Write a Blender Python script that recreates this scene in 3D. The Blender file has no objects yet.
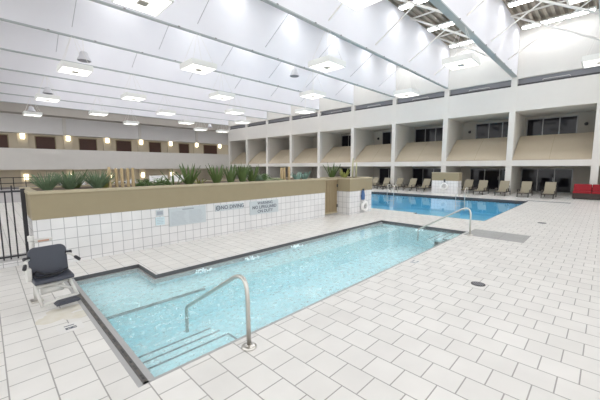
import bpy, bmesh, math, random
from mathutils import Vector, Matrix
random.seed(7)
SC = bpy.context.scene
COL = SC.collection
PI = math.pi

# ---------------------------------------------------------------- camera
cam_d = bpy.data.cameras.new('camera')
cam = bpy.data.objects.new('camera', cam_d); COL.objects.link(cam)
cam_d.sensor_width = 36.0
cam_d.lens = 36.0 * 310.5 / 600
cam_d.clip_end = 300
CH = 2.0
yaw, pit, rol = math.radians(44.52), math.radians(-6.15), math.radians(-0.13)
F = Vector((math.cos(yaw)*math.cos(pit), math.sin(yaw)*math.cos(pit), math.sin(pit)))
Rt = Vector((math.sin(yaw), -math.cos(yaw), 0)); U = Rt.cross(F)
r2 = Rt*math.cos(rol) + U*math.sin(rol); u2 = U*math.cos(rol) - Rt*math.sin(rol)
m = Matrix((r2, u2, -F)).transposed().to_4x4(); m.translation = (0, 0, CH)
cam.matrix_world = m
SC.camera = cam

# ---------------------------------------------------------------- world, light, exposure
W = bpy.data.worlds.new('world'); SC.world = W; W.use_nodes = True
bg = W.node_tree.nodes['Background']
bg.inputs[0].default_value = (0.98, 0.98, 0.985, 1); bg.inputs[1].default_value = 1.28
SC.view_settings.view_transform = 'Standard'; SC.view_settings.look = 'None'
SC.view_settings.gamma = 1; SC.view_settings.use_curve_mapping = False
SC.view_settings.exposure = 0.31
PENDANT_E = 1.7      # emission of the pendant diffusers
STRIP_E = 15.0       # emission of the roof strip lights
SCONCE_E = 5.0
SC.cycles.max_bounces = 8; SC.cycles.diffuse_bounces = 5; SC.cycles.transparent_max_bounces = 12
SC.cycles.sample_clamp_indirect = 6

# ---------------------------------------------------------------- materials
def mat(name, col, rough=0.6, metal=0.0, spec=0.5):
    M = bpy.data.materials.new(name); M.use_nodes = True
    b = M.node_tree.nodes['Principled BSDF']
    b.inputs['Base Color'].default_value = (*col, 1); b.inputs['Roughness'].default_value = rough
    b.inputs['Metallic'].default_value = metal; b.inputs['Specular IOR Level'].default_value = spec
    return M
def N(M, t, **kw):
    n = M.node_tree.nodes.new(t)
    for k, v in kw.items(): setattr(n, k, v)
    return n
def LK(M, a, b): M.node_tree.links.new(a, b)
def bsdf(M): return M.node_tree.nodes['Principled BSDF']
def mottled(name, c1, c2, scale=3.0, rough=0.6, bump=0.0, detail=4):
    M = mat(name, c1, rough)
    tc = N(M, 'ShaderNodeTexCoord'); no = N(M, 'ShaderNodeTexNoise')
    no.inputs['Scale'].default_value = scale; no.inputs['Detail'].default_value = detail
    mx = N(M, 'ShaderNodeMix', data_type='RGBA')
    mx.inputs['A'].default_value = (*c1, 1); mx.inputs['B'].default_value = (*c2, 1)
    LK(M, tc.outputs['Object'], no.inputs['Vector']); LK(M, no.outputs['Fac'], mx.inputs['Factor'])
    LK(M, mx.outputs['Result'], bsdf(M).inputs['Base Color'])
    if bump:
        bp = N(M, 'ShaderNodeBump'); bp.inputs['Strength'].default_value = bump; bp.inputs['Distance'].default_value = 0.01
        LK(M, no.outputs['Fac'], bp.inputs['Height']); LK(M, bp.outputs['Normal'], bsdf(M).inputs['Normal'])
    return M
def emit(name, col, s):
    M = bpy.data.materials.new(name); M.use_nodes = True; nt = M.node_tree
    nt.nodes.remove(nt.nodes['Principled BSDF'])
    e = N(M, 'ShaderNodeEmission'); e.inputs[0].default_value = (*col, 1); e.inputs[1].default_value = s
    LK(M, e.outputs[0], nt.nodes['Material Output'].inputs[0]); return M
def tiles(name, c1, c2, mortar, w, hgt, msize, offset, mapping, rough=0.35, shift=(0, 0)):
    """brick texture; mapping: pair of axes ('y','x') -> texture u, v"""
    M = mat(name, c1, rough)
    tc = N(M, 'ShaderNodeTexCoord'); sp = N(M, 'ShaderNodeSeparateXYZ'); cb = N(M, 'ShaderNodeCombineXYZ')
    LK(M, tc.outputs['Object'], sp.inputs[0])
    for i, a in enumerate(mapping):
        ad = N(M, 'ShaderNodeMath', operation='ADD'); ad.inputs[1].default_value = shift[i]
        if a == 'xy':
            s2 = N(M, 'ShaderNodeMath', operation='ADD'); LK(M, sp.outputs['X'], s2.inputs[0]); LK(M, sp.outputs['Y'], s2.inputs[1])
            LK(M, s2.outputs[0], ad.inputs[0])
        else: LK(M, sp.outputs[a.upper()], ad.inputs[0])
        LK(M, ad.outputs[0], cb.inputs[i])
    br = N(M, 'ShaderNodeTexBrick'); br.offset = offset; br.squash = 1.0
    br.inputs['Color1'].default_value = (*c1, 1); br.inputs['Color2'].default_value = (*c2, 1); br.inputs['Mortar'].default_value = (*mortar, 1)
    br.inputs['Scale'].default_value = 1.0; br.inputs['Mortar Size'].default_value = msize; br.inputs['Mortar Smooth'].default_value = 0.1
    br.inputs['Brick Width'].default_value = w; br.inputs['Row Height'].default_value = hgt; br.inputs['Bias'].default_value = 0.0
    LK(M, cb.outputs[0], br.inputs['Vector'])
    no = N(M, 'ShaderNodeTexNoise'); no.inputs['Scale'].default_value = 2.2; no.inputs['Detail'].default_value = 5
    LK(M, tc.outputs['Object'], no.inputs['Vector'])
    mr = N(M, 'ShaderNodeMapRange'); mr.inputs[1].default_value = 0.3; mr.inputs[2].default_value = 0.7
    mr.inputs[3].default_value = 0.95; mr.inputs[4].default_value = 1.03
    LK(M, no.outputs['Fac'], mr.inputs[0])
    mu = N(M, 'ShaderNodeMix', data_type='RGBA', blend_type='MULTIPLY'); mu.inputs['Factor'].default_value = 1
    LK(M, br.outputs['Color'], mu.inputs['A']); LK(M, mr.outputs[0], mu.inputs['B'])
    LK(M, mu.outputs['Result'], bsdf(M).inputs['Base Color'])
    return M
def water(name, tint, ripple, rscale, foam=0.0, foamcol=(0.8, 0.95, 0.97)):
    M = bpy.data.materials.new(name); M.use_nodes = True; nt = M.node_tree
    nt.nodes.remove(nt.nodes['Principled BSDF'])
    tc = N(M, 'ShaderNodeTexCoord'); no = N(M, 'ShaderNodeTexNoise'); no.inputs['Scale'].default_value = rscale; no.inputs['Detail'].default_value = 3
    LK(M, tc.outputs['Object'], no.inputs['Vector'])
    bp = N(M, 'ShaderNodeBump'); bp.inputs['Strength'].default_value = ripple; bp.inputs['Distance'].default_value = 0.03
    LK(M, no.outputs['Fac'], bp.inputs['Height'])
    tr = N(M, 'ShaderNodeBsdfTransparent'); tr.inputs[0].default_value = (*tint, 1)
    gl = N(M, 'ShaderNodeBsdfGlossy'); gl.inputs['Roughness'].default_value = 0.03
    LK(M, bp.outputs['Normal'], gl.inputs['Normal'])
    lw = N(M, 'ShaderNodeLayerWeight'); lw.inputs['Blend'].default_value = 0.5; LK(M, bp.outputs['Normal'], lw.inputs['Normal'])
    pw = N(M, 'ShaderNodeMath', operation='POWER'); pw.inputs[1].default_value = 5.0; LK(M, lw.outputs['Facing'], pw.inputs[0])
    fr = N(M, 'ShaderNodeMath', operation='MULTIPLY_ADD'); fr.inputs[1].default_value = 0.98; fr.inputs[2].default_value = 0.02; LK(M, pw.outputs[0], fr.inputs[0])
    mx = N(M, 'ShaderNodeMixShader'); LK(M, fr.outputs[0], mx.inputs[0]); LK(M, tr.outputs[0], mx.inputs[1]); LK(M, gl.outputs[0], mx.inputs[2])
    out = mx
    if foam:
        n2 = N(M, 'ShaderNodeTexNoise'); n2.inputs['Scale'].default_value = 11; n2.inputs['Detail'].default_value = 6; n2.inputs['Roughness'].default_value = 0.75
        LK(M, tc.outputs['Object'], n2.inputs['Vector'])
        mr = N(M, 'ShaderNodeMapRange'); mr.inputs[1].default_value = 0.36; mr.inputs[2].default_value = 0.82; mr.inputs[3].default_value = 0; mr.inputs[4].default_value = foam
        LK(M, n2.outputs['Fac'], mr.inputs[0])
        df = N(M, 'ShaderNodeBsdfDiffuse'); df.inputs[0].default_value = (*foamcol, 1)
        m2 = N(M, 'ShaderNodeMixShader'); LK(M, mr.outputs[0], m2.inputs[0]); LK(M, mx.outputs[0], m2.inputs[1]); LK(M, df.outputs[0], m2.inputs[2])
        out = m2
    LK(M, out.outputs[0], nt.nodes['Material Output'].inputs[0])
    return M

WHITE = (0.80, 0.80, 0.80)
M_floor = tiles('deck tile', (0.79, 0.775, 0.745), (0.735, 0.72, 0.69), (0.34, 0.33, 0.31), 0.31, 0.307, 0.006, 0.5, ('y', 'x'), 0.32, (0.275+3.1, -1.544+0.307*40))
M_wtile = tiles('wall tile', (0.745, 0.74, 0.735), (0.70, 0.695, 0.695), (0.38, 0.38, 0.39), 0.215, 0.225, 0.006, 0.0, ('xy', 'z'), 0.2, (-0.66-7.9+21.5, -0.97+2.25))
M_white = mottled('white paint', (0.82, 0.82, 0.82), (0.78, 0.78, 0.79), 1.5)
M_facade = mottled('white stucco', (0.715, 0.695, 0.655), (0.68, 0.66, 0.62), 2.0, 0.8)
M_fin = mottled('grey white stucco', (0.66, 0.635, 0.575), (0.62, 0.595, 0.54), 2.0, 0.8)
M_baffle = mottled('baffle panel', (0.82, 0.82, 0.85), (0.76, 0.76, 0.80), 0.7, 0.8)
M_beam = mat('grey beam', (0.42, 0.455, 0.455), 0.5)
M_tan = mottled('tan render', (0.325, 0.272, 0.172), (0.295, 0.247, 0.156), 6, 0.8, 0.1)
M_tancap = mottled('tan coping', (0.45, 0.39, 0.265), (0.41, 0.35, 0.24), 6, 0.7)
M_parapet = mottled('beige panel', (0.48, 0.41, 0.305), (0.445, 0.38, 0.285), 3, 0.8)
M_beige = mottled('beige wall', (0.64, 0.575, 0.455), (0.60, 0.535, 0.42), 2, 0.8)
M_greywall = mottled('cool grey wall', (0.69, 0.68, 0.67), (0.65, 0.64, 0.63), 2, 0.8)
M_band = mottled('gallery white', (0.66, 0.64, 0.60), (0.62, 0.60, 0.56), 2, 0.8)
M_clere = mat('grey louvre', (0.25, 0.25, 0.27), 0.6)
M_dark = mat('dark line', (0.06, 0.06, 0.065), 0.6)
M_glass = mat('dark glass', (0.010, 0.010, 0.016), 0.04, 0, 0.35)
M_mull = mat('window metal', (0.30, 0.30, 0.30), 0.4, 0.5)
M_brown = mottled('brown door', (0.085, 0.035, 0.022), (0.06, 0.025, 0.016), 5, 0.5)
M_roof = mottled('roof deck', (0.30, 0.26, 0.21), (0.20, 0.17, 0.14), 1.2, 0.8)
M_tube = mat('white steel tube', (0.78, 0.76, 0.72), 0.5)
M_rod = mat('grey rod', (0.50, 0.50, 0.52), 0.5)
M_house = mat('lamp housing', (0.78, 0.79, 0.76), 0.5)
M_diff = emit('diffuser glow', (1.0, 0.985, 0.94), PENDANT_E)
M_strip = emit('strip glow', (0.97, 0.98, 1.0), STRIP_E)
M_sconce = emit('sconce glow', (1.0, 0.86, 0.60), SCONCE_E)
M_steel = mat('brushed steel', (0.62, 0.60, 0.56), 0.28, 1.0)
M_plaster = mottled('spa plaster', (0.63, 0.86, 0.905), (0.58, 0.83, 0.88), 3, 0.7)
M_poolplaster = mottled('pool plaster', (0.33, 0.74, 0.95), (0.30, 0.71, 0.93), 1, 0.7)
M_nose = tiles('dark nosing tile', (0.10, 0.14, 0.16), (0.17, 0.22, 0.24), (0.3, 0.34, 0.35), 0.05, 0.05, 0.004, 0.0, ('x', 'y'), 0.4)
M_gutter = tiles('pebble mosaic', (0.03, 0.03, 0.032), (0.14, 0.12, 0.10), (0.10, 0.10, 0.10), 0.05, 0.03, 0.005, 0.5, ('y', 'x'), 0.5)
M_cope = mottled('grey coping', (0.42, 0.42, 0.42), (0.38, 0.38, 0.38), 8, 0.6)
M_water = water('spa water', (0.93, 0.99, 0.992), 0.09, 5, 0.5)
M_pool = water('pool water', (0.80, 0.955, 1.0), 0.05, 2.5)
M_foam = mottled('foam', (0.86, 0.95, 0.97), (0.75, 0.90, 0.93), 30, 0.8, 0.5)
M_black = mat('black metal', (0.02, 0.02, 0.025), 0.45)
M_navy = mottled('dark blue grey plastic', (0.045, 0.050, 0.068), (0.05, 0.056, 0.075), 4, 0.45)
M_strap = mat('black webbing', (0.008, 0.008, 0.012), 0.7)
M_powder = mottled('off white powder coat', (0.66, 0.65, 0.62), (0.58, 0.57, 0.54), 8, 0.5)
M_stain = mottled('rust stain', (0.60, 0.555, 0.43), (0.76, 0.74, 0.70), 7, 0.5)
M_sling = mottled('tan sling', (0.31, 0.275, 0.20), (0.275, 0.245, 0.18), 20, 0.8)
M_frame = mat('brown frame', (0.05, 0.042, 0.036), 0.5)
M_red = mottled('red cushion', (0.30, 0.008, 0.016), (0.24, 0.007, 0.014), 6, 0.8)
M_wicker = mottled('brown wicker', (0.06, 0.042, 0.035), (0.03, 0.02, 0.018), 40, 0.7, 0.3)
M_leafd = mottled('dark leaf', (0.05, 0.095, 0.025), (0.14, 0.20, 0.065), 6, 0.5)
M_leafm = mottled('mid leaf', (0.07, 0.14, 0.04), (0.15, 0.23, 0.08), 8, 0.5)
M_leafy = mottled('yellow leaf', (0.20, 0.24, 0.06), (0.33, 0.34, 0.10), 8, 0.5)
M_leafb = mottled('blue leaf', (0.20, 0.34, 0.29), (0.30, 0.44, 0.38), 5, 0.6)
M_leafg = mottled('grey green leaf', (0.085, 0.15, 0.075), (0.21, 0.29, 0.18), 8, 0.6)
M_pale = mottled('pale leaf', (0.36, 0.40, 0.26), (0.27, 0.33, 0.18), 8, 0.7)
M_palec = mottled('pale cactus skin', (0.50, 0.47, 0.30), (0.42, 0.41, 0.25), 8, 0.7)
M_marker = mottled('marker tile', (0.78, 0.77, 0.75), (0.74, 0.73, 0.71), 3, 0.35)
M_soil = mottled('soil', (0.16, 0.12, 0.08), (0.09, 0.065, 0.045), 20, 0.95, 0.5)
M_post = mottled('tan post', (0.52, 0.40, 0.23), (0.44, 0.33, 0.18), 9, 0.7)
M_sign = mottled('grey sign', (0.53, 0.58, 0.60), (0.50, 0.545, 0.57), 3, 0.35)
M_signb = mat('pale blue sign', (0.55, 0.68, 0.72), 0.35)
M_ink = mat('dark lettering', (0.10, 0.11, 0.14), 0.6)
M_inkg = mat('grey lettering', (0.33, 0.36, 0.40), 0.6)
M_ring = mat('life ring white', (0.82, 0.82, 0.80), 0.5)
M_rope = mat('blue rope', (0.08, 0.16, 0.34), 0.7)
M_gatem = mottled('tan gate', (0.33, 0.26, 0.155), (0.28, 0.22, 0.13), 5, 0.6)
M_grate = tiles('grey slatted cover', (0.40, 0.40, 0.39), (0.36, 0.36, 0.35), (0.24, 0.24, 0.24), 2.0, 0.06, 0.008, 0.0, ('y', 'x'), 0.6)
M_sensor = mat('sensor', (0.35, 0.34, 0.30), 0.6)
M_cone = mat('speaker shell', (0.62, 0.62, 0.65), 0.5)
M_conemesh = mat('speaker mesh', (0.25, 0.25, 0.27), 0.7)
M_furn = mat('white furniture', (0.80, 0.80, 0.79), 0.5)
M_lobbyshade = mottled('shaded lobby floor', (0.42, 0.40, 0.40), (0.38, 0.36, 0.36), 3, 0.9)  # lobby floor in shade: the shading is put into this greyer colour

# ---------------------------------------------------------------- helpers
class MB:
    def __init__(s): s.bm = bmesh.new()
    def box(s, x0, x1, y0, y1, z0, z1):
        v = [s.bm.verts.new((x, y, z)) for z in (z0, z1) for y in (y0, y1) for x in (x0, x1)]
        for q in ((0, 2, 3, 1), (4, 5, 7, 6), (0, 1, 5, 4), (2, 6, 7, 3), (0, 4, 6, 2), (1, 3, 7, 5)):
            s.bm.faces.new([v[i] for i in q])
        return s
    def quad(s, *p): s.bm.faces.new([s.bm.verts.new(q) for q in p]); return s
    def prism(s, pts, axis, a, b):
        """extrude the closed outline pts (2-D) along axis from a to b"""
        def P(u, v, t): return {'x': (t, u, v), 'y': (u, t, v), 'z': (u, v, t)}[axis]
        A = [s.bm.verts.new(P(u, v, a)) for u, v in pts]; B = [s.bm.verts.new(P(u, v, b)) for u, v in pts]
        n = len(pts)
        s.bm.faces.new(A); s.bm.faces.new(B[::-1])
        for i in range(n): s.bm.faces.new((A[i], B[i], B[(i+1) % n], A[(i+1) % n]))
        return s
    def tube(s, pts, r, n=8, cap=True):
        pts = [Vector(p) for p in pts]; rings = []
        rr = r if isinstance(r, (list, tuple)) else [r]*len(pts)
        prev = None
        for i, p in enumerate(pts):
            d = (pts[min(i+1, len(pts)-1)] - pts[max(i-1, 0)]).normalized()
            if prev is None:
                a = Vector((0, 0, 1)) if abs(d.z) < 0.9 else Vector((1, 0, 0))
                u = d.cross(a).normalized()
            else: u = (prev - d*prev.dot(d)).normalized()
            prev = u; w = d.cross(u)
            rings.append([s.bm.verts.new(p + (u*math.cos(2*PI*k/n) + w*math.sin(2*PI*k/n))*rr[i]) for k in range(n)])
        for a, b in zip(rings, rings[1:]):
            for k in range(n): s.bm.faces.new((a[k], a[(k+1) % n], b[(k+1) % n], b[k]))
        if cap: s.bm.faces.new(rings[0][::-1]); s.bm.faces.new(rings[-1])
        return s
    def lathe(s, prof, n=16, c=(0, 0, 0)):
        rings = [[s.bm.verts.new((c[0]+r*math.cos(2*PI*k/n), c[1]+r*math.sin(2*PI*k/n), c[2]+z)) for k in range(n)] for r, z in prof]
        for a, b in zip(rings, rings[1:]):
            for k in range(n): s.bm.faces.new((a[k], a[(k+1) % n], b[(k+1) % n], b[k]))
        s.bm.faces.new(rings[0][::-1]); s.bm.faces.new(rings[-1]); return s
    def torus(s, c, R, r, axis='y', n=24, k=10, a0=0, a1=2*PI):
        full = abs(a1-a0-2*PI) < 1e-6; rings = []
        for i in range(n if full else n+1):
            a = a0+(a1-a0)*i/n; ring = []
            for j in range(k):
                b = 2*PI*j/k; q = R+r*math.cos(b); u, v, w = q*math.cos(a), q*math.sin(a), r*math.sin(b)
                p = {'y': (u, w, v), 'x': (w, u, v), 'z': (u, v, w)}[axis]
                ring.append(s.bm.verts.new((c[0]+p[0], c[1]+p[1], c[2]+p[2])))
            rings.append(ring)
        pr = list(zip(rings, rings[1:])) + ([(rings[-1], rings[0])] if full else [])
        for a, b in pr:
            for j in range(k): s.bm.faces.new((a[j], a[(j+1) % k], b[(j+1) % k], b[j]))
        return s
    def blade(s, base, dirv, L, w, bend=0.3, seg=4, thick=0.006):
        """a tapered leaf with a folded cross-section"""
        d = Vector(dirv).normalized(); b = Vector(base)
        side = d.cross(Vector((0, 0, 1)))
        if side.length < 1e-3: side = Vector((1, 0, 0))
        side.normalize(); out = Vector((d.x, d.y, 0))
        out = out.normalized() if out.length > 1e-3 else Vector((0, 1, 0))
        rows = []
        for i in range(seg+1):
            t = i/seg; p = b + d*(L*t) + out*(bend*L*t*t) - Vector((0, 0, bend*L*0.5*t*t))
            ww = w*(0.55+1.3*t)*(1-t)**0.8 + 0.002
            nrm = side.cross(d).normalized()
            rows.append([s.bm.verts.new(p - side*ww), s.bm.verts.new(p + nrm*(thick+ww*0.25)), s.bm.verts.new(p + side*ww), s.bm.verts.new(p - nrm*thick)])
        for a, c in zip(rows, rows[1:]):
            for j in range(4): s.bm.faces.new((a[j], a[(j+1) % 4], c[(j+1) % 4], c[j]))
        s.bm.faces.new(rows[0][::-1]); s.bm.faces.new(rows[-1]); return s
    def build(s, name, M, parent=None, smooth=False, bevel=0, seg=2):
        bmesh.ops.recalc_face_normals(s.bm, faces=s.bm.faces)
        me = bpy.data.meshes.new(name); s.bm.to_mesh(me); s.bm.free()
        me.materials.append(M)
        if smooth:
            for p in me.polygons: p.use_smooth = True
        o = bpy.data.objects.new(name, me); COL.objects.link(o)
        if parent: o.parent = parent
        if bevel:
            b = o.modifiers.new('bevel', 'BEVEL'); b.width = bevel; b.segments = seg; b.limit_method = 'ANGLE'
        return o
def thing(name, label, cat, loc=(0, 0, 0), rz=0, group=None):
    o = bpy.data.objects.new(name, None); COL.objects.link(o)
    o.empty_display_size = 0.1
    o.location = loc; o.rotation_euler = (0, 0, rz); return tag(o, label, cat, group)
def tag(o, label, cat, group=None, kind=None):
    o['label'] = label; o['category'] = cat
    if group: o['group'] = group
    if kind: o['kind'] = kind
    return o
def struct(o): o['kind'] = 'structure'; return o
def dup(root, loc, label, group=None, rz=None):
    r = root.copy(); COL.objects.link(r); r.location = loc; r['label'] = label
    if rz is not None: r.rotation_euler = (0, 0, rz)
    if group: r['group'] = group
    for ch in list(root.children):
        c = ch.copy(); COL.objects.link(c); c.parent = r
        for g in list(ch.children):
            d = g.copy(); COL.objects.link(d); d.parent = c
    return r
def text(body, size, M, parent, name, loc, rot, ext=0.002, align='CENTER', sx=1.0):
    cu = bpy.data.curves.new('text', 'FONT'); cu.body = body; cu.size = size; cu.extrude = ext; cu.align_x = align; cu.align_y = 'CENTER'
    cu.offset = size*0.012
    t = bpy.data.objects.new('text', cu); COL.objects.link(t)
    dg = bpy.context.evaluated_depsgraph_get(); dg.update()
    me = bpy.data.meshes.new_from_object(t.evaluated_get(dg)); bpy.data.objects.remove(t)
    me.materials.clear(); me.materials.append(M)
    o = bpy.data.objects.new(name, me); COL.objects.link(o); o.location = loc; o.rotation_euler = rot; o.scale = (sx, 1, 1)
    if parent: o.parent = parent
    return o
ORD = ['first', 'second', 'third', 'fourth', 'fifth', 'sixth', 'seventh', 'eighth', 'ninth', 'tenth']

# ================================================================= SETTING
# ---- deck with holes for the two pools
SPA = dict(x0=0.95, x1=10.30, y0=2.93, y1=5.86, ax=2.12, ay=6.78)
POOL = dict(x0=12.72, x1=21.75, y0=3.05, y1=16.0)
xs = [-9, SPA['x0'], SPA['ax'], SPA['x1'], POOL['x0'], POOL['x1'], 32]
ys = [-9, SPA['y0'], POOL['y0'], SPA['y1'], SPA['ay'], POOL['y1'], 24]
b = MB()
def hole(cx, cy):
    if SPA['x0'] < cx < SPA['x1'] and SPA['y0'] < cy < SPA['y1']: return True
    if SPA['x0'] < cx < SPA['ax'] and SPA['y0'] < cy < SPA['ay']: return True
    return POOL['x0'] < cx < POOL['x1'] and POOL['y0'] < cy < POOL['y1']
for i in range(len(xs)-1):
    for j in range(len(ys)-1):
        if not hole((xs[i]+xs[i+1])/2, (ys[j]+ys[j+1])/2):
            b.box(xs[i], xs[i+1], ys[j], ys[j+1], -0.12, 0)
struct(b.build('floor', M_floor))
struct(MB().box(-9, 32, 24, 44.5, -0.12, 0).build('floor_lobby', M_lobbyshade))

# ---- spa basin
def basin(name, M, polys, depth, outline):
    b = MB()
    for (x0, x1, y0, y1) in polys: b.quad((x0, y0, depth), (x1, y0, depth), (x1, y1, depth), (x0, y1, depth))
    for (p, q) in zip(outline, outline[1:]+outline[:1]):
        b.quad((p[0], p[1], depth), (q[0], q[1], depth), (q[0], q[1], -0.12), (p[0], p[1], -0.12))
    return struct(b.build(name, M))
s = SPA
so = [(s['x0'], s['y0']), (s['x1'], s['y0']), (s['x1'], s['y1']), (s['ax'], s['y1']), (s['ax'], s['ay']), (s['x0'], s['ay'])]
basin('spa_basin', M_plaster, [(s['x0'], s['x1'], s['y0'], s['y1']), (s['x0'], s['ax'], s['y1'], s['ay'])], -0.75, so)
# bench along the far side and across the alcove, dark edge line on it
struct(MB().box(s['x0'], s['x1'], 5.12, s['y1'], -0.75, -0.22).box(s['x0'], s['ax'], s['y1'], s['ay'], -0.75, -0.22).build('spa_bench', M_plaster))
struct(MB().box(s['x0'], 2.7, 5.10, 5.13, -0.25, -0.216).build('spa_bench_edge', M_nose))
st = MB(); sn = MB()
for (xa, xb) in ((s['x0'], 2.03), (9.25, s['x1'])):
    for k, (yy, zz) in enumerate(((3.28, -0.105), (3.50, -0.15), (3.74, -0.21))):
        st.box(xa, xb, s['y0'], yy, -0.75, zz)
        sn.box(xa, xb, yy-0.028, yy+0.004, zz-0.03, zz+0.003)
    xe = xb if xa < 5 else xa
    sn.box(xe-0.02, xe+0.006, s['y0'], 3.25, -0.135, -0.101)
struct(st.build('spa_steps', M_plaster)); struct(sn.build('spa_step_nosing', M_nose))
# dark tile band below the coping, light lip at the water line, gutter on the left
bd = MB(); lp = MB()
bd.box(s['x0'], s['ax'], s['ay']-0.02, s['ay']+0.0, -0.12, -0.002)
bd.box(s['ax']-0.02, s['ax'], s['y1'], s['ay'], -0.12, -0.002)
bd.box(s['ax']-0.02, s['x1'], s['y1']-0.02, s['y1'], -0.12, -0.002)
bd.box(s['x1']-0.02, s['x1'], s['y0'], s['y1'], -0.12, -0.002)
struct(bd.build('trim_1', mottled('dark band tile', (0.11, 0.11, 0.115), (0.06, 0.06, 0.065), 14, 0.4)))
lp.box(s['x0'], s['ax']-0.02, s['ay']-0.06, s['ay']-0.02, -0.15, -0.072)
lp.box(s['ax']-0.06, s['ax']-0.02, s['y1']-0.02, s['ay']-0.06, -0.15, -0.072)
lp.box(s['ax']-0.06, s['x1']-0.02, s['y1']-0.06, s['y1']-0.02, -0.15, -0.072)
struct(lp.build('trim_2', M_cope))
struct(MB().box(s['x0']-0.11, s['x0']-0.065, s['y0']-0.03, s['ay']+0.05, 0.0, 0.004).box(s['x0']-0.012, s['x0']+0.045, s['y0']-0.03, s['ay']-0.06, -0.12, 0.004).build('trim_3', M_cope))
struct(MB().box(s['x0']-0.065, s['x0']-0.012, s['y0']-0.03, s['ay']+0.05, 0.0, 0.003).build('trim_4', M_gutter))
struct(MB().box(s['x0']-0.11, s['x1']+0.05, s['y0']-0.035, s['y0'], 0.0, 0.003).build('trim_5', M_cope))
b = MB(); e = 0.001
b.quad((s['x0']+e, s['y0']+e, -0.075), (s['x1']-0.02, s['y0']+e, -0.075), (s['x1']-0.02, s['y1']-0.02, -0.075), (s['ax']-0.02, s['y1']-0.02, -0.075), (s['ax']-0.02, s['ay']-0.02, -0.075), (s['x0']+e, s['ay']-0.02, -0.075))
tag(b.build('spa_water', M_water), 'pale turquoise water filling the long spa pool in the foreground', 'water', None, 'stuff')
# ---- main pool
p = POOL
po = [(p['x0'], p['y0']), (p['x1'], p['y0']), (p['x1'], p['y1']), (p['x0'], p['y1'])]
basin('pool_basin', M_poolplaster, [(p['x0'], p['x1'], p['y0'], p['y1'])], -1.1, po)
bd = MB()
bd.box(p['x1']-0.02, p['x1'], p['y0'], p['y1'], -0.20, -0.002).box(p['x0'], p['x1'], p['y0'], p['y0']+0.02, -0.2, -0.002).box(p['x0'], p['x0']+0.02, p['y0'], p['y1'], -0.2, -0.002)
struct(bd.build('trim_6', M_dark))
tag(MB().quad((p['x0']+.02, p['y0']+.02, -0.12), (p['x1']-.02, p['y0']+.02, -0.12), (p['x1']-.02, p['y1'], -0.12), (p['x0']+.02, p['y1'], -0.12)).build('pool_water', M_pool), 'calm blue water filling the large swimming pool behind the spa', 'water', None, 'stuff')

struct(MB().box(p['x0'], 13.02, 5.75, p['y1'], -0.119, -0.0005).build('deck_edge', M_floor))
struct(MB().box(p['x0']+.02, 13.04, 5.73, 5.75, -0.2, -0.002).box(13.02, 13.04, 5.75, p['y1'], -0.2, -0.002).build('trim_8', M_dark))

# ---- right wall: balcony facade
XF, XB = 26.2, 30.0
YK = [0.52 + 4.465*k for k in range(-1, 10)]     # column centre lines
Y0, Y1 = -3.95, 40.9
b = MB()
b.box(XF, XB+0.4, Y0, Y1, 5.77, 7.46)            # band above the upper balconies (and their ceiling)
b.box(XF, XF+0.35, Y0, Y1, 7.96, 11.2)           # wall above the clerestory
struct(b.build('wall_right', M_facade))
struct(MB().box(XF+0.25, XF+0.6, Y0, Y1, 7.46, 7.96).build('clerestory_panel', M_clere))
struct(MB().box(XF+0.16, XF+0.25, Y0, Y1, 7.46, 7.60).build('trim_7', M_dark))
for Y in YK:
    struct(MB().box(XF-0.02, XF+0.36, Y-0.18, Y+0.18, 0, 7.96).build('column', M_facade))
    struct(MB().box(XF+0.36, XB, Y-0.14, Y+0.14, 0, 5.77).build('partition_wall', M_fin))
struct(MB().box(XF, XB, Y0, Y1, 2.0, 2.40).build('balcony_slab', M_facade))
struct(MB().box(XB, XB+0.3, Y0, Y1, 0, 5.77).build('wall_right_back', mottled('taupe back wall', (0.47, 0.44, 0.385), (0.43, 0.405, 0.355), 2, 0.8)))
for k in range(7):
    ym = (YK[k]+YK[k+1])/2
    struct(MB().tube([(XF+0.24, ym-0.7, 7.66), (XF+0.2, ym-0.65, 7.72), (XF+0.2, ym+0.65, 7.72), (XF+0.24, ym+0.7, 7.66)], 0.022, 6).build('conduit', M_tube))
n = 0
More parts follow.
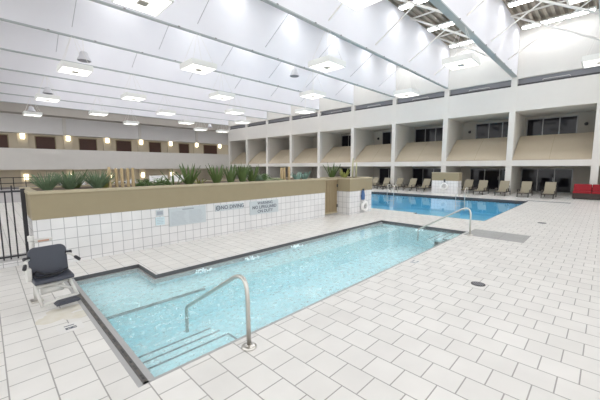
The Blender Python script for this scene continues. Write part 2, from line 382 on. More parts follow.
for k in range(10):
    ya, yb = YK[k]+0.18, YK[k+1]-0.18
    pts = [(XF+0.02, 2.40), (XF+0.02, 2.46), (XF+0.75, 3.10), (XF+1.5, 3.68), (XF+2.3, 4.22), (XF+2.55, 4.22), (XF+2.55, 4.1), (XF+1.65, 3.5), (XF+0.9, 2.88), (XF+0.35, 2.40)]
    pp = thing('balcony_parapet', 'x', 'x'); del pp['label'], pp['category']; struct(pp)
    MB().prism(pts, 'y', ya+0.0, yb).build('sloped_panel', M_parapet, pp)
    MB().prism([(u-0.004, v+0.004) for u, v in pts[1:5]]+[(u+0.01, v-0.01) for u, v in pts[4:0:-1]], 'y', (ya+yb)/2-0.008, (ya+yb)/2+0.008).build('seam', M_tan, pp)
    kk = k-1
    g0, g1 = (yb-0.15-2.92, yb-0.15) if kk % 2 == 0 else (ya+0.15, ya+0.15+2.92)
    n += 1
    for (nm, z0, z1) in (('window', 4.1, 5.58), ('door', 0.02, 1.80)):
        if nm == 'door': g0, g1 = (g0, g1+0.13) if kk % 2 == 0 else (g0-0.13, g1+0.25)
        w = thing('%s_%d' % (nm, n), 'x', 'x'); del w['label'], w['category']; struct(w)
        MB().box(XB-0.04, XB-0.005, g0, g1, z0, z1).build('pane', M_glass, w)
        f = MB()
        for t in range(4):
            y = g0+(g1-g0)*t/3; f.box(XB-0.08, XB-0.03, y-0.03, y+0.03, z0, z1)
        f.box(XB-0.08, XB-0.03, g0, g1, z1-0.05, z1+0.01).box(XB-0.08, XB-0.03, g0, g1, z0-0.01, z0+0.05)
        f.build('frame', M_mull, w)
        if nm == 'door': MB().box(XB-0.12, XB-0.08, g0+(g1-g0)/3+0.06, g0+(g1-g0)/3+0.09, 0.85, 1.15).build('handle', M_mull, w)
    # balcony lamp on the plain part of the back wall
    yl = (ya+0.55) if kk % 2 == 0 else (yb-0.55)
    if 0 <= kk <= 4:
        t = thing('balcony_lamp', 'small dark wall lamp on the %s upper balcony from the right' % ORD[kk], 'lamp', (XB, yl, 4.95), 0, 'dark lamps on the upper balconies')
        MB().box(-0.05, 0, -0.06, 0.06, -0.12, 0.12).build('back_plate', M_dark, t)
        MB().lathe([(0.05, -0.12), (0.11, -0.06), (0.11, 0.05), (0.04, 0.1)], 10, (-0.12, 0, 0)).build('shade', M_dark, t, True)
# ---- far wall with the gallery
YP, YW = 41.0, 43.5
struct(MB().box(-9, XF+4, YW, YW+0.3, 0, 1.75).box(-9, XF+4, YW, YW+0.3, 1.75, 8.3).build('wall_far', M_beige))
struct(MB().box(-9, XF+0.0, YP-0.1, YP+0.12, 1.75, 3.84).build('gallery_parapet', M_band))
struct(MB().box(-9, XF+4, YP+0.12, YW, 1.80, 2.05).build('gallery_slab', M_band))
struct(MB().box(-9, XF+4, YP+1.2, YW, 5.45, 7.25).build('wall_far_upper', M_greywall))
struct(MB().box(-9, XF+4, YP-0.3, YW, 7.25, 8.2).build('gallery_fascia', mottled('taupe', (0.42, 0.39, 0.35), (0.38, 0.355, 0.32), 2, 0.8)))
sx = [-0.70+3.845*i for i in range(0, 8)]
M_pil = M_beige
for i, x in enumerate(sx):
    struct(MB().box(x-0.42, x+0.42, YW-0.12, YW, 0, 5.45).build('pilaster', M_beige))
    if i == 0: continue
    for (z, lv) in ((5.2, 'upper'), (0.95, 'lower')):
        if lv == 'lower' and i > 5: continue
        t = thing('wall_sconce', 'glowing square wall sconce on the %s floor of the far wall, %s from the left' % (lv, ORD[i-1]), 'lamp', (x, YW-0.12, z), 0, 'glowing sconces on the far wall')
        MB().box(-0.18, 0.18, -0.05, 0, -0.29, 0.29).build('back_plate', M_house, t)
        MB().box(-0.17, 0.17, -0.17, -0.05, -0.28, 0.28).build('glass_shade', M_sconce, t, False, 0.02)
for i in range(7):
    x0 = [1.0-1.35, 4.2, 8.05, 11.85, 15.75, 19.8, 23.6][i]; x1 = [2.0, 5.8, 9.7, 13.5, 17.2, 21.2, 25.9][i]
    d = thing('door_%d' % (11+i), 'x', 'x'); del d['label'], d['category']; struct(d)
    MB().box(x0, x1, YW-0.05, YW, 2.05, 5.22).build('leaf', M_brown, d, False, 0.02)
    MB().box(x0-0.08, x1+0.08, YW-0.03, YW, 2.05, 5.30).build('frame', M_tan, d)
    MB().box(x1-0.2, x1-0.12, YW-0.12, YW-0.05, 3.0, 3.3).build('handle', M_steel, d)
# thin columns carrying the gallery roof
for x in (6.55, 14.2, 21.8):
    struct(MB().box(x-0.14, x+0.14, YP+1.05, YP+1.2, 5.45, 7.25).build('gallery_column', M_band))

# ---- roof: deck, beams with baffle panels
ZB = 8.08
b = MB(); b.box(-5, XF+0.4, Y0, YP, 11.3, 11.4)
struct(b.build('ceiling', M_roof)); b = MB()
y = Y0
while y < 14: 
    b.box(-5, XF+0.3, y, y+0.16, 11.2, 11.3); y += 0.36
struct(b.build('roof_ribs', mottled('deck rib', (0.44, 0.39, 0.32), (0.30, 0.26, 0.21), 1.5, 0.8)))
for k, Y in enumerate(YK[1:]):
    o = thing('roof_beam', 'x', 'x', (0, Y, 0)); del o['label'], o['category']; struct(o)
    hw = 0.15 if k < 2 else 0.09
    MB().box(-4, XF-0.02, -hw, hw, ZB, ZB+0.05).build('bottom_chord', M_beam, o)
    MB().box(-4, XF-0.02, 0.015-hw, hw-0.015, ZB+0.05, 11.25).build('baffle_panel', M_baffle, o)
    if k in (1, 2, 3, 4):
        for i in range(6):
            x = 3.45+3.97*i
            for dx in (-0.9, 0.9):
                MB().box(x+dx-0.04, x+dx+0.04, -hw-0.03, -hw, ZB+0.01, ZB+0.06).build('clip', M_mull, o)
# rods and tubes between the beams, at every lamp line
for k in range(5):
    for i in range(-1, 6):
        x = 3.45+3.97*i
        ya, yb = YK[k+1], YK[k+2]
        o = thing('roof_brace', 'x', 'x', (x, 0, 0)); del o['label'], o['category']; struct(o)
        r, M = (0.045, M_tube) if k < 2 else (0.019, M_rod)
        MB().tube([(0, yb-0.05, 8.5), (0, ya+0.05, 11.15)], r*0.8, 6).build('diagonal', M, o)
        if k < 2:
            MB().tube([(0, ya+0.05, 8.5), (0, yb-0.05, 11.15)], 0.06, 6).build('diagonal', M, o)
            MB().tube([(0.06, ya+0.05, 11.1), (0.06, yb-0.05, 11.1)], 0.05, 6).build('top_chord', M, o)

# ================================================================= LAMPS
# square pendants under the beams, in a chequer
pend = None
for j in range(9):
    row = [i for i in range(5) if (i+j) % 2 == 0]
    for q, i in enumerate(reversed(row)):
        loc = (3.45+3.97*i, YK[j+1], 6.5)
        lab = 'square white pendant light under the %s roof beam from the right, %s from the balconies' % (ORD[j], ORD[q])
        if pend is None:
            pend = thing('pendant_light', lab, 'lamp', loc, 0, 'square pendant lights under the roof beams')
            hs = MB(); a = 0.62
            hs.prism([(-a, -a), (a, -a), (a, a), (-a, a)], 'z', 0.02, 0.26)
            hs.build('housing', M_house, pend, False, 0.02)
            MB().box(-0.56, 0.56, -0.56, 0.56, 0.0, 0.03).build('diffuser', M_diff, pend)
            MB().box(-0.12, 0.12, -0.12, 0.12, -0.03, 0.0).build('sensor', M_sensor, pend)
            for dx in (-0.5, 0.5):
                for dy in (-0.5, 0.5):
                    MB().tube([(dx, dy, 0.26), (dx*0.12, dy*0.2, ZB-6.5)], 0.008, 5).build('wire', M_tube, pend)
        else: dup(pend, loc, lab)
dup(pend, (22.4, YK[9], 6.5), 'square white pendant light farthest from the camera, beside the end of the balcony wall')
# strip lights up between the beams
strip = None
for j in range(9):
    for i in range(6):
        loc = (5.43+3.97*i, (YK[j+1]+YK[j+2])/2+0.1, 10.85)
        lab = 'strip light under the roof in the %s bay from the right, %s from the balconies' % (ORD[j], ORD[5-i])
        if strip is None:
            strip = thing('strip_light', lab, 'lamp', loc, 0, 'strip lights under the roof deck')
            MB().box(-0.20, 0.20, -1.75, 1.75, 0.06, 0.16).build('housing', M_house, strip)
            MB().box(-0.17, 0.17, -1.7, 1.7, 0.0, 0.06).build('tube', M_strip, strip, False, 0.02)
            for dy in (-1.4, 1.4): MB().tube([(0, dy, 0.16), (0, dy, 0.46)], 0.012, 6).build('hanger', M_tube, strip)
        else: dup(strip, loc, lab)
# cone shaped speakers hanging from beams
cone = None
for (x, k, z, lab) in ((3.85, 4, 7.1, 'pale cone-shaped hanging speaker above the nearest pendant lamp at upper left'),
                       (3.5, 6, 6.95, 'small pale cone speaker above a pendant lamp near the left edge, upper one'),
                       (13.7, 3, 7.45, 'pale cone speaker hanging alone under a roof beam near the picture centre'),
                       (3.4, 8, 6.85, 'farthest left pale cone speaker just above the lowest left pendant lamp'),
                       (20.6, 8, 6.95, 'pale cone speaker hanging by the far end of the balcony wall')):
    loc = (x, YK[k+1]-0.0, z)
    if cone is None:
        cone = thing('hanging_speaker', lab, 'speaker', loc, 0, 'cone speakers hanging from the beams')
        MB().lathe([(0.10, 0.42), (0.16, 0.38), (0.20, 0.2), (0.30, 0.02), (0.30, 0.0)], 16).build('shell', M_cone, cone, True)
        MB().lathe([(0.26, -0.015), (0.27, 0.0)], 16).build('grille', M_conemesh, cone)
        MB().tube([(0, 0, 0.42), (0, 0, 0.58)], 0.012, 6).build('hanger', M_tube, cone)
    else: cc = dup(cone, loc, lab)
for o in [o for o in COL.objects if o.name.startswith('hanging_speaker')]:
    h = ZB - o.location.z
    for c in o.children:
        if c.name.startswith('hanger'):
            c.data = c.data.copy()
            for v in c.data.vertices:
                if v.co.z > 0.5: v.co.z = h

# ================================================================= PLANTER WALLS
YWALL = 7.9
pl = thing('planter', 'long tan planter wall with white tiled base beside the spa pool', 'planter', (0, 0, 0))
MB().box(0.60, 9.45, YWALL, 9.8, 0, 0.97).build('tiled_base', M_wtile, pl)
MB().box(0.60, 9.45, YWALL-0.012, 9.8, 0.97, 1.47).build('rendered_band', M_tan, pl)
c = MB(); c.box(0.57, 9.47, YWALL-0.04, YWALL+0.16, 1.47, 1.53).box(0.57, 9.47, 9.64, 9.83, 1.47, 1.53).box(0.57, 0.73, YWALL+0.16, 9.64, 1.47, 1.53).box(9.29, 9.47, YWALL+0.16, 9.64, 1.47, 1.53)
c.build('coping', M_tancap, pl, False, 0.01)
MB().box(0.73, 9.29, YWALL+0.16, 9.64, 1.47, 1.50).build('soil', M_soil, pl)
def block(lab, x0, x1, y0, y1, zt, zm):
    t = thing('planter', lab, 'planter', (0, 0, 0))
    MB().box(x0, x1, y0, y1, 0, zm).build('tiled_base', M_wtile, t)
    MB().box(x0-0.012, x1+0.012, y0-0.012, y1+0.012, zm, zt-0.06).build('rendered_band', M_tan, t)
    MB().box(x0-0.03, x1+0.03, y0-0.03, y0+0.13, zt-0.06, zt).box(x0-0.03, x1+0.03, y1-0.13, y1+0.03, zt-0.06, zt).box(x0-0.03, x0+0.13, y0+0.13, y1-0.13, zt-0.06, zt).box(x1-0.13, x1+0.03, y0+0.13, y1-0.13, zt-0.06, zt).build('coping', M_tancap, t, False, 0.008)
    MB().box(x0+0.13, x1-0.13, y0+0.13, y1-0.13, zt-0.06, zt-0.02).build('soil', M_soil, t)
    return t
block('short square planter block with a life ring at the near end of the pool', 10.45, 12.1, 7.42, 9.0, 1.53, 0.98)
block('small tiled planter block standing among the loungers across the pool', 23.6, 24.3, 7.45, 9.3, 1.55, 0.95)
g = thing('gate', 'tan slatted gate closing the gap between the two planters', 'gate', (0, 0, 0))
MB().box(9.47, 10.43, 8.06, 8.10, 0.05, 1.5).build('panel', M_gatem, g)
sl = MB()
for i in range(9): sl.box(9.52+0.1*i, 9.56+0.1*i, 8.04, 8.06, 0.1, 1.45)
sl.build('slats', M_gatem, g)
for z in (0.05, 1.44): MB().box(9.47, 10.43, 8.03, 8.06, z, z+0.06).build('rail', M_tancap, g)
for (z) in (0.35, 1.2): MB().box(10.40, 10.44, 8.02, 8.06, z-0.06, z+0.06).build('hinge', M_dark, g)

# ---- signs on the planter wall
RX = (PI/2, 0, 0)
def sign(lab, x0, x1, z0, z1, M=M_sign):
    t = thing('sign', lab, 'sign', ((x0+x1)/2, YWALL-0.012, (z0+z1)/2))
    w, h = (x1-x0)/2, (z1-z0)/2
    MB().box(-w, w, -0.008, 0.011, -h, h).build('board', M, t, False, 0.003)
    return t
t = sign('small grey notice with a white border, upper of two beside the large sign', 2.93, 3.11, 0.78, 0.93)
MB().box(-0.07, 0.07, -0.011, -0.008, -0.045, 0.045).build('print_block', M_inkg, t)
t = sign('small pale blue notice, lower of two beside the large sign', 2.91, 3.13, 0.55, 0.75, M_signb)
ln = MB()
for i in range(4): ln.box(-0.08, 0.08-0.02*(i % 2), -0.010, -0.008, 0.06-0.04*i, 0.068-0.04*i)
ln.build('print_lines', M_inkg, t)
t = sign('large grey rules sign with fine print on the tiled wall', 3.25, 4.27, 0.47, 0.94)
MB().box(-0.16, 0.16, -0.010, -0.008, 0.165, 0.20).build('heading_line', M_inkg, t)
ln = MB()
for i in range(11):
    for c0 in (-0.46, 0.02): ln.box(c0, c0+0.34+0.09*random.random(), -0.009, -0.008, 0.13-0.032*i, 0.136-0.032*i)
ln.build('print_lines', M_inkg, t)
t = sign('narrow grey NO DIVING sign with a prohibition symbol on the tiled wall', 4.57, 5.53, 0.725, 0.91)
text('NO DIVING', 0.155, M_ink, t, 'lettering', (0.10, -0.010, -0.002), RX)
MB().torus((-0.39, -0.010, 0), 0.06, 0.011, 'y', 20, 6).box(-0.43, -0.35, -0.013, -0.009, -0.008, 0.008).build('symbol', M_ink, t)
t = sign('grey warning sign with three lines of lettering, rightmost on the tiled wall', 5.78, 6.96, 0.48, 0.91)
text('WARNING', 0.13, M_ink, t, 'lettering', (0.02, -0.010, 0.135), RX)
text('NO LIFEGUARD', 0.145, M_ink, t, 'lettering', (0, -0.010, 0.005), RX, sx=0.98)
text('ON DUTY', 0.14, M_ink, t, 'lettering', (0.02, -0.010, -0.13), RX)

# ---- fence at the left end, on a tiled curb
struct(MB().box(-3, 0.59, 8.42, 9.1, 0, 0.11).build('fence_curb', M_wtile))
f = thing('fence', 'black metal bar fence at the left end of the planter wall', 'fence', (0, 8.62, 0.11))
MB().box(-3, 0.52, -0.015, 0.015, 0.04, 0.075).build('bottom_rail', M_black, f)
MB().box(-3, 0.52, -0.015, 0.015, 1.38, 1.415).build('top_rail', M_black, f)
MB().box(0.51, 0.58, -0.04, 0.04, 0, 1.45).build('post', M_black, f)
for i in range(20):
    x = 0.38-0.108*i; MB().box(x-0.012, x+0.012, -0.012, 0.012, 0.0, 1.38 if i % 2 else 1.52).build('bar', M_black, f)

# ---- far ground floor: railing, white tables, long bench
f = thing('railing', 'black metal railing along the far lobby floor at left', 'railing', (0, 37.5, 0))
for z in (0.1, 0.55, 1.05): MB().box(-4, 5.2, -0.03, 0.03, z, z+0.06).build('rail', M_black, f)
for i in range(12):
    x = -3.9+0.82*i; MB().box(x-0.03, x+0.03, -0.03, 0.03, 0, 1.1).build('post', M_black, f)
tab = None
for i, (x, y) in enumerate(((5.1, 29.0), (6.3, 28.5), (7.45, 29.5), (8.6, 30.0))):
    lab = 'white round patio table beyond the planter, %s from the left' % ORD[i]
    if tab is None:
        tab = thing('patio_table', lab, 'table', (x, y, 0), 0, 'white patio tables beyond the planter')
        MB().lathe([(0.5, 0.70), (0.52, 0.72), (0.52, 0.75)], 20).build('tabletop', M_furn, tab)
        MB().lathe([(0.28, 0), (0.28, 0.03), (0.05, 0.06), (0.05, 0.70)], 14).build('pedestal', M_black, tab)
    else: dup(tab, (x, y, 0), lab)
ch = None
for i, (x, y, r) in enumerate(((4.2, 28.2, 0.4), (5.6, 30.2, 2.6), (7.0, 27.5, 1.0), (8.4, 28.7, 3.5), (9.7, 30.4, 2.0))):
    lab = 'white patio chair by the tables beyond the planter, %s from the left' % ORD[i]
    if ch is None:
        ch = thing('patio_chair', lab, 'chair', (x, y, 0), r, 'white patio chairs beyond the planter')
        MB().box(-0.24, 0.24, -0.24, 0.24, 0.42, 0.47).build('seat', M_furn, ch, False, 0.015)
        MB().prism([(0.20, 0.47), (0.24, 0.47), (0.32, 0.95), (0.28, 0.95)], 'x', -0.24, 0.24).build('backrest', M_furn, ch, False, 0.01)
        for sx_ in (-0.2, 0.2):
            for sy_ in (-0.2, 0.2): MB().tube([(sx_, sy_, 0.42), (sx_*1.15, sy_*1.15, 0)], 0.018, 6).build('leg', M_black, ch)
    else: dup(ch, (x, y, 0), lab, None, r)
for i, (x0, x1) in enumerate(((11.6, 13.4), (13.7, 15.6))):
    t = thing('bench_seat', 'long white block bench on the far floor, %s one behind the low shrubs' % ('left' if i == 0 else 'right'), 'bench', (0, 32, 0), 0, 'white block benches on the far floor')
    MB().box(x0, x1, -0.4, 0.4, 0.1, 0.62).build('seat', M_furn, t, False, 0.03)
    MB().box(x0, x1, 0.4, 0.62, 0.1, 1.12).build('backrest', M_furn, t, False, 0.03)
    MB().box(x0+0.1, x1-0.1, -0.3, 0.5, 0, 0.1).build('plinth', M_dark, t)

# ================================================================= PLANTS
ZS = 1.50
def fern(x, y, lab, M, h, R, nb=150, z=ZS):
    b = MB()
    for i in range(nb):
        a = random.random()*2*PI; e = 0.80+0.75*random.random()
        d = (math.cos(a)*math.cos(e), math.sin(a)*math.cos(e), math.sin(e))
        L = h*(0.6+0.45*random.random())
        b.blade((0.06*math.cos(a), 0.06*math.sin(a), 0), d, L if math.sin(e)*L > 0.02 else L, 0.009, 0.10, 3, 0.003)
    o = b.build('grassy_plant', M); o.location = (x, y, z); return tag(o, lab, 'plant')
def swordplant(x, y, lab, M, h, spread, nb=14, w=0.045, z=ZS, tall=None, name='sword_leaf_plant'):
    b = MB()
    for i in range(nb):
        a = 2*PI*i/nb+random.random()*0.6; e = PI/2-spread*(0.25+0.75*random.random())
        d = (math.cos(a)*math.cos(e), math.sin(a)*math.cos(e), math.sin(e))
        b.blade((0.09*math.cos(a), 0.09*math.sin(a), 0), d, h*(1.14 if M is M_leafd else 1.0)*(0.6+0.45*random.random()), w, 0.08, 5, 0.006)
    if tall: b.blade((0, 0, 0), tall[0], tall[1], w*0.6, 0.02, 6, 0.006)
    o = b.build(name, M); o.location = (x, y, z); return tag(o, lab, 'plant')
def shrub(x, y, lab, M, rx, ry, h, nb=160, z=ZS):
    b = MB()
    for i in range(nb):
        a = random.random()*2*PI; r = math.sqrt(random.random())
        hz = h*(1-r*r*0.8)*(0.35+0.65*random.random())
        px, py = rx*r*math.cos(a), ry*r*math.sin(a)
        b.blade((px*0.9, py*0.9, 0.0 if i % 4 == 0 else hz*0.55), (random.uniform(-1, 1), random.uniform(-1, 1), random.uniform(0.2, 1.1)), hz*0.55+0.03, 0.022, 0.3, 2, 0.004)
    o = b.build('low_shrub', M); o.location = (x, y, z); return tag(o, lab, 'plant')
fern(0.94, 8.5, 'round grey-green grassy plant nearest the fence end of the planter', M_leafg, 0.42, 0.2, 130)
fern(1.34, 8.6, 'grassy plant second from the fence end of the planter', M_leafg, 0.44, 0.2, 130)
fern(1.86, 8.45, 'larger dark grassy plant just left of the tan posts', M_leafg, 0.47, 0.2, 150)
swordplant(1.52, 9.1, 'dark leafy plant between two grassy clumps in the planter', M_leafd, 0.43, 0.64, 16)
swordplant(2.04, 8.7, 'yellow-green bladed plant next to the leftmost tan post', M_leafy, 0.30, 0.9, 10)
swordplant(1.96, 9.0, 'pale blue-green spiky plant beside the tan posts', M_leafb, 0.34, 0.7, 12)
for i, (x, hh) in enumerate(((2.11, 0.50), (2.27, 0.47), (2.38, 0.47), (2.53, 0.47), (2.63, 0.48))):
    o = MB().lathe([(0.032, 0), (0.036, 0.02), (0.033, hh-0.03), (0.026, hh)], 10).build('upright_post', M_post, None, True)
    o.location = (x, 8.45+0.06*(i % 2), ZS)
    tag(o, 'tan upright post in the left part of the planter, %s from the left' % ORD[i], 'post', 'tan posts in the left part of the planter')
shrub(2.95, 8.6, 'low spreading green shrub just right of the left tan posts', M_leafm, 0.22, 0.3, 0.28)
shrub(3.35, 8.45, 'low spreading green shrub left of the big sword-leaf plant', M_leafm, 0.24, 0.3, 0.27)
swordplant(4.12, 8.5, 'large dark sword-leaf plant with long blades leaning left and right', M_leafd, 0.62, 0.88, 20, 0.05, ZS, ((0.25, 0.1, 1), 0.62))
swordplant(3.62, 8.35, 'small dark sprawling plant left of the large sword-leaf plant', M_leafd, 0.43, 1.08, 8, 0.03)
swordplant(4.55, 8.7, 'yellow-green sparse plant right of the large sword-leaf plant', M_leafy, 0.26, 1.3, 8, 0.03)
swordplant(5.0, 8.5, 'upright dark sword-leaf plant above the NO DIVING sign', M_leafd, 0.55, 0.44, 18, 0.045)
swordplant(5.5, 8.5, 'upright dark sword-leaf plant, first of three above the warning sign', M_leafd, 0.53, 0.36, 18, 0.045)
swordplant(5.92, 8.45, 'tallest dark sword-leaf plant with one long upright stalk', M_leafd, 0.55, 0.40, 20, 0.045, ZS, ((-0.05, 0, 1), 0.66))
swordplant(6.33, 8.5, 'leaning dark sword-leaf plant, last of the upright row to the right', M_leafd, 0.55, 0.56, 20, 0.045)
shrub(6.85, 8.9, 'grey-green round shrub right of the sword-leaf plants', M_leafg, 0.22, 0.25, 0.28)
shrub(7.3, 9.0, 'bright green bushy shrub left of the three right tan posts', M_leafm, 0.28, 0.25, 0.30, 200)
shrub(7.15, 8.3, 'pale low ground-cover plant along the planter edge', M_pale, 0.55, 0.18, 0.13, 200)
for i, (x, hh) in enumerate(((7.68, 0.46), (7.86, 0.47), (8.06, 0.50))):
    o = MB().lathe([(0.045, 0), (0.05, 0.02), (0.046, hh-0.03), (0.036, hh)], 10).build('upright_post', M_post, None, True)
    o.location = (x, 8.5+0.05*(i % 2), ZS)
    tag(o, 'tan upright post in the right part of the planter, %s from the left' % ORD[i], 'post', 'tan posts in the right part of the planter')
swordplant(8.48, 8.5, 'blue-green agave, left of the pair at the right end of the planter', M_leafb, 0.33, 0.8, 18, 0.05)
swordplant(8.95, 8.55, 'blue-green agave, right of the pair at the right end of the planter', M_leafb, 0.36, 0.7, 20, 0.05)
swordplant(10.85, 8.0, 'yellow-green bladed plant in the planter block by the gate', M_leafy, 0.46, 0.75, 18, 0.04, 1.51)
swordplant(10.75, 8.6, 'dark leafy plant at the back of the planter block by the gate', M_leafd, 0.60, 0.48, 16, 0.05, 1.51)
for i, (x, hh) in enumerate(((11.22, 0.85), (11.50, 0.70))):
    b = MB(); nb = 10
    b.tube([(0, 0, 0), (0.01, 0, hh*0.5), (0.05, 0, hh)], [0.036, 0.042, 0.02], 9)
    o = b.build('columnar_cactus', M_palec, None, True); o.location = (x, 7.85, 1.51)
    tag(o, 'pale columnar cactus in the planter block, the %s' % ('taller left one' if i == 0 else 'shorter right one'), 'plant', 'pale cacti in the planter block')

# ================================================================= POOL EQUIPMENT
def arc(p0, p1, p2, n=7):
    p0, p1, p2 = Vector(p0), Vector(p1), Vector(p2)
    return [p0*(1-t)**2 + p1*2*t*(1-t) + p2*t*t for t in [i/n for i in range(n+1)]]
def handrail(x, lab):
    t = thing('handrail', lab, 'handrail', (x, 2.70, 0))
    pts = [Vector((0, 0, 0.0)), Vector((0, 0.01, 0.60))] + arc((0, 0.015, 0.62), (0, 0.03, 0.90), (0, 0.36, 0.675), 10) + [Vector((0, 1.50, -0.02)), Vector((0, 1.53, -0.06)), Vector((0, 1.54, -0.42))]
    MB().tube(pts, 0.025, 12).build('rail', M_steel, t, True)
    MB().lathe([(0.085, 0), (0.085, 0.012), (0.06, 0.03), (0.03, 0.035)], 20).build('escutcheon', M_steel, t, True)
    return t
handrail(1.93, 'bent stainless handrail at the near steps of the spa')
handrail(9.80, 'bent stainless handrail at the far right corner of the spa')
def ladder(x, y, lab):
    t = thing('pool_ladder', lab, 'ladder', (x, y, 0), 0, 'pool ladders at the far pool edge')
    for dy in (-0.27, 0.27):
        MB().tube([(0.45, dy, 0)]+arc((0.45, dy, 0.25), (0.40, dy, 0.62), (0.15, dy, 0.62))+arc((0.08, dy, 0.62), (-0.12, dy, 0.60), (-0.14, dy, 0.2))+[(-0.14, dy, -0.9)], 0.024, 8).build('rail', M_steel, t, True)
    for z in (-0.3, -0.6): MB().box(-0.20, -0.08, -0.27, 0.27, z, z+0.03).build('step', M_furn, t)
ladder(21.75, 11.6, 'steel pool ladder at the far pool edge before the leftmost loungers')
ladder(21.75, 6.65, 'steel pool ladder at the far pool edge right of the small planter block')
def lifering(x, y, z, axis, lab, R, r):
    t = thing('life_ring', lab, 'life ring', (x, y, z), 0)
    MB().torus((0, 0, 0), R, r, axis, 28, 10).build('ring', M_ring, t, True)
    b = MB()
    for k in range(4):
        a = PI/4+PI/2*k; c = {'y': (R*math.cos(a), 0, R*math.sin(a)), 'x': (0, R*math.cos(a), R*math.sin(a))}[axis]
        b.torus(c, r*0.95, r*0.18, axis, 12, 6)
    b.build('bands', M_inkg, t)
    return t
lifering(11.44, 7.335, 0.30, 'y', 'white life ring hung low on the planter block by the pool', 0.175, 0.07)
t = thing('rope_bag', 'blue throw rope bundle hanging above the near life ring', 'rope', (11.40, 7.40, 0.58))
b = MB()
for k in range(6): b.tube([(-0.10+0.022*k, -0.02-0.012*(k % 2), 0.40), (-0.16+0.04*k, -0.04, 0.18), (-0.13+0.036*k, -0.03, 0.0)], [0.016, 0.032, 0.022], 6)
b.build('coil', M_rope, t, True)
MB().box(-0.04, 0.02, -0.05, 0.008, 0.38, 0.47).build('hook', M_dark, t)
lifering(23.53, 8.38, 0.52, 'x', 'white life ring on the tiled block across the pool', 0.21, 0.065)
t = thing('ring_hook', 'small dark hook above the far life ring', 'hook', (23.585, 8.38, 0.80))
MB().box(-0.06, 0.015, -0.05, 0.05, 0.06, 0.26).build('plate', M_dark, t)
MB().tube([(-0.06, 0, 0.10), (-0.12, 0, 0.06), (-0.12, 0, 0.12)], 0.015, 6).build('prong', M_dark, t)

# deck inlays
o = MB().box(9.75, 10.87, 1.41, 2.86, 0.0, 0.006).build('deck_cover', M_grate); tag(o, 'grey slatted cover let into the deck by the far handrail', 'cover')
def drain(x, y, lab, r=0.11):
    t = thing('floor_drain', lab, 'drain', (x, y, 0), 0, 'round dark drains in the deck')
    MB().lathe([(r, 0), (r, 0.006), (r*0.85, 0.008)], 20).build('rim', M_dark, t)
    b = MB()
    for i in range(-3, 4):
        w = math.sqrt(max(0.01, 0.64-(i*0.22)**2))*r*0.9; b.box(-w, w, i*0.22*r-0.006, i*0.22*r+0.006, 0.008, 0.011)
    b.build('grid', M_conemesh, t)
drain(5.77, 1.42, 'round dark floor drain in the middle of the right deck')
drain(13.69, 1.49, 'small round dark floor drain in front of the loungers', 0.13)
o = MB().box(21.9, 22.25, 1.25, 3.2, 0, 0.006).build('channel_drain', M_conemesh); tag(o, 'long dark channel drain in front of the loungers by the sofa', 'drain')
t = thing('depth_marker', 'white depth marker tile with dark figures beside the spa gutter', 'marker', (0.62, 4.66, 0))
MB().box(-0.13, 0.13, -0.13, 0.13, 0, 0.002).build('tile', M_marker, t)
fg = MB().box(-0.06, 0.045, 0.045, 0.062, 0.002, 0.004).box(-0.055, 0.06, -0.055, -0.037, 0.002, 0.004).box(-0.055, 0.06, -0.018, 0.0, 0.002, 0.004).box(-0.055, -0.033, -0.037, -0.018, 0.002, 0.004).box(0.0, 0.02, -0.037, -0.018, 0.002, 0.004).build('figures', M_ink, t)
t = thing('depth_marker', 'tiny grey depth marker on the deck along the near spa edge', 'marker', (6.22, 2.74, 0))
MB().box(-0.13, 0.13, -0.1, 0.1, 0, 0.002).build('tile', M_marker, t)
MB().box(-0.09, -0.05, -0.06, 0.06, 0.003, 0.005).box(-0.02, 0.09, -0.06, -0.03, 0.003, 0.005).box(-0.02, 0.09, 0.03, 0.06, 0.003, 0.005).build('figures', M_inkg, t)
# bubbling jets
for i, (x, y, lab) in enumerate(((2.95, 5.62, 'white jet foam at the far spa edge, left patch'), (4.15, 5.62, 'white jet foam at the far spa edge, middle patch'), (5.6, 5.62, 'white jet foam at the far spa edge, right patch'), (9.85, 4.22, 'white jet foam where the far handrail enters the spa'))):
    b = MB()
    for k in range(40):
        a = random.random()*2*PI; r = 0.12*math.sqrt(random.random()); q = 0.008+0.014*random.random()
        b.lathe([(q*0.3, -q), (q, 0), (q*0.75, q*0.7), (q*0.2, q)], 7, (r*1.5*math.cos(a), r*math.sin(a), 0))
    o = b.build('jet_foam', M_foam, None, True); o.location = (x, y, -0.072); tag(o, lab, 'foam', None, 'stuff')

# ================================================================= POOL LIFT CHAIR
t = thing('pool_lift', 'dark seated pool lift chair on a white frame at the spa corner', 'pool lift', (0.58, 5.62, 0), math.radians(6))
b = MB()
def rrect(w, h, r, n=5):
    pts = [(-w, 0), (w, 0)]
    for k in range(n+1): a = PI/2*k/n; pts.append((w-r+r*math.cos(a), h-r+r*math.sin(a)))
    for k in range(n+1): a = PI/2+PI/2*k/n; pts.append((-w+r+r*math.cos(a), h-r+r*math.sin(a)))
    return pts
bk = b.prism(rrect(0.225, 0.405, 0.085), 'y', 0.0, 0.035).build('backrest', M_navy, t, False, 0.012)
bk.location = (0, 0.06, 0.46); bk.rotation_euler = (math.radians(-7), 0, 0)
MB().prism([(-0.19, 0.41), (-0.17, 0.445), (0.10, 0.475), (0.11, 0.43), (0.08, 0.40), (-0.17, 0.385)], 'x', -0.225, 0.23).build('seat', M_navy, t, False, 0.015)
sb = MB()
sb.tube([(-0.19, 0.04, 0.50), (-0.17, -0.04, 0.55), (-0.10, -0.10, 0.505), (0.0, -0.10, 0.49), (0.12, -0.08, 0.485), (0.20, 0.02, 0.50)], 0.014, 6)
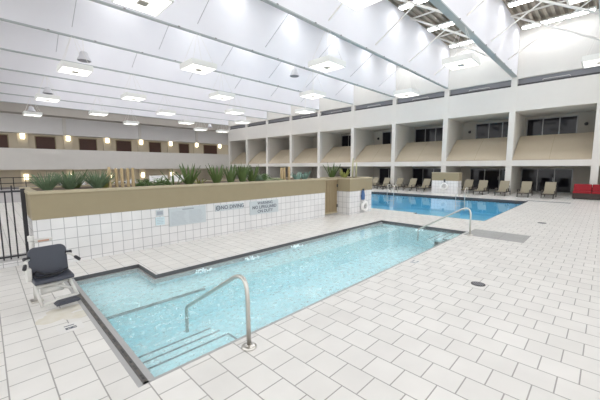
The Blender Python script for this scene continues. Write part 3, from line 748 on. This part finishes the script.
sb.tube([(-0.19, 0.04, 0.50), (-0.19, -0.12, 0.485), (-0.10, -0.13, 0.475), (0.05, -0.12, 0.48), (0.10, -0.10, 0.485)], 0.012, 6)
sb.build('belt', M_strap, t, True)
for sgn in (-1, 1):
    a = MB().tube([(sgn*0.22, 0.08, 0.71), (sgn*0.26, 0.04, 0.70), (sgn*0.30, -0.10, 0.655)], 0.017, 8).build('arm', M_powder, t, True)
    MB().tube([(sgn*0.215, 0.10, 0.72), (sgn*0.275, 0.06, 0.73)], 0.026, 8).build('arm_pivot', M_black, a, True)
    MB().tube([(sgn*0.288, -0.06, 0.667), (sgn*0.312, -0.15, 0.64)], 0.023, 8).build('grip', M_black, a, True)
fr = MB()
fr.tube([(-0.20, -0.02, 0.41), (-0.19, -0.10, 0.25), (-0.16, -0.16, 0.06)], 0.022, 8)
fr.tube([(0.19, -0.02, 0.41), (0.22, -0.10, 0.25), (0.25, -0.18, 0.12)], 0.022, 8)
fr.tube([(-0.165, -0.15, 0.08), (0.05, -0.16, 0.12), (0.24, -0.17, 0.13)], 0.024, 8)
fr.tube([(-0.20, -0.06, 0.33), (0.20, -0.03, 0.33)], 0.022, 8)
fr.tube([(-0.15, 0.05, 0.38), (0.20, -0.10, 0.22)], 0.02, 8)
fr.box(-0.14, 0.12, -0.06, 0.02, 0.21, 0.29)
fr.build('frame', M_powder, t, True)
MB().prism([(-0.13, 0.05), (0.14, 0.05), (0.165, 0.07), (0.14, 0.10), (-0.09, 0.10), (-0.13, 0.07)], 'y', -0.31, -0.16).build('footrest', M_navy, t, False, 0.012).location = (0.09, 0.0, 0.015)
mast = MB().tube([(-0.13, 0.34, 0.0), (-0.13, 0.34, 0.95)], 0.03, 10).build('mast', M_powder, t, True)
MB().box(-0.20, -0.06, 0.27, 0.41, 0, 0.03).build('base_plate', M_steel, mast)
MB().box(-0.275, -0.215, -0.02, 0.08, 0.42, 0.60).build('control_box', M_powder, t, False, 0.01)
MB().tube([(-0.16, 0.34, 0.34), (-0.10, 0.02, 0.36)], 0.03, 8).build('swing_arm', M_powder, t, True)
hd = MB().box(-0.10, 0.12, 0.30, 0.38, 0.89, 0.935).tube([(-0.13, 0.34, 0.92), (-0.13, 0.34, 1.0)], 0.04, 10).build('lift_head', M_powder, t, False, 0.008)
MB().box(-0.06, 0.07, 0.292, 0.30, 0.90, 0.925).build('label_strip', mat('orange label', (0.50, 0.30, 0.22), 0.5), hd)
# rust stains on the deck under it
b = MB()
for (cx, cy, r) in ((0.50, 5.1, 0.20), (0.78, 4.98, 0.17), (0.64, 5.28, 0.22)):
    pts = [(cx+r*(0.8+0.35*random.random())*math.cos(2*PI*k/18), cy+r*0.7*(0.8+0.35*random.random())*math.sin(2*PI*k/18)) for k in range(18)]
    b.prism(pts, 'z', 0.0, 0.0015+0.0003*cx)
tag(b.build('rust_stain', M_stain), 'yellowish rust stain on the deck below the pool lift', 'stain', None, 'stuff')

# ================================================================= LOUNGERS AND SOFA
lo = None
for i, (y, xo) in enumerate(((2.50, 24.2), (3.75, 24.2), (5.02, 24.25), (6.35, 24.25), (7.45, 24.75), (10.5, 24.3), (11.65, 24.3), (12.85, 24.3), (14.1, 24.3), (15.25, 24.3))):
    lab = 'tan sling lounger with raised back facing the pool, %s from the red sofa' % ORD[i]
    loc = (xo, y, 0)
    if lo is None:
        lo = thing('sun_lounger', lab, 'lounger', loc, 0, 'tan loungers along the far side of the pool')
        MB().box(0, 1.75, -0.31, -0.27, 0.22, 0.28).box(0, 1.75, 0.27, 0.31, 0.22, 0.28).box(0, 0.05, -0.31, 0.31, 0.22, 0.28).box(1.7, 1.75, -0.31, 0.31, 0.22, 0.28).build('frame', M_frame, lo)
        MB().box(0.05, 1.02, -0.27, 0.27, 0.26, 0.295).build('seat_panel', M_sling, lo, False, 0.01)
        MB().prism([(0.98, 0.285), (1.03, 0.255), (1.42, 0.95), (1.38, 0.98)], 'y', -0.28, 0.28).build('backrest', M_sling, lo, False, 0.01)
        for q in (-0.30, 0.30): MB().tube([(1.22, q, 0.66), (1.60, q, 0.26)], 0.018, 6).build('back_support', M_frame, lo)
        for q in (-0.355, 0.305): MB().box(0.25, 0.95, q, q+0.05, 0.45, 0.48).box(0.28, 0.32, q, q+0.05, 0.26, 0.45).box(0.9, 0.94, q, q+0.05, 0.26, 0.45).build('armrest', M_frame, lo)
        for lx in (0.06, 1.6):
            for ly in (-0.29, 0.29): MB().box(lx, lx+0.06, ly-0.025, ly+0.025, 0, 0.23).build('leg', M_frame, lo)
    else: dup(lo, loc, lab)
t = thing('sofa', 'bright red cushioned sofa with dark brown wicker base', 'sofa', (25.0, -0.3, 0))
MB().box(0, 0.85, -1.7, 1.68, 0.03, 0.36).build('base', M_wicker, t, False, 0.02)
MB().box(0.72, 0.85, -1.7, 1.68, 0.36, 0.70).build('back_frame', M_wicker, t, False, 0.02)
for k in range(4):
    y0 = -1.68+0.84*k
    MB().box(-0.02, 0.60, y0+0.01, y0+0.83, 0.36, 0.50).build('seat_cushion', M_red, t, False, 0.04, 3)
    MB().prism([(0.45, 0.50), (0.70, 0.50), (0.74, 0.88), (0.60, 0.90)], 'y', y0+0.01, y0+0.83).build('back_cushion', M_red, t, False, 0.04, 3)
for (lx, ly) in ((0.08, -1.6), (0.08, 1.58), (0.77, -1.6), (0.77, 1.58)): MB().box(lx-0.04, lx+0.04, ly-0.04, ly+0.04, 0, 0.03).build('foot', M_dark, t)
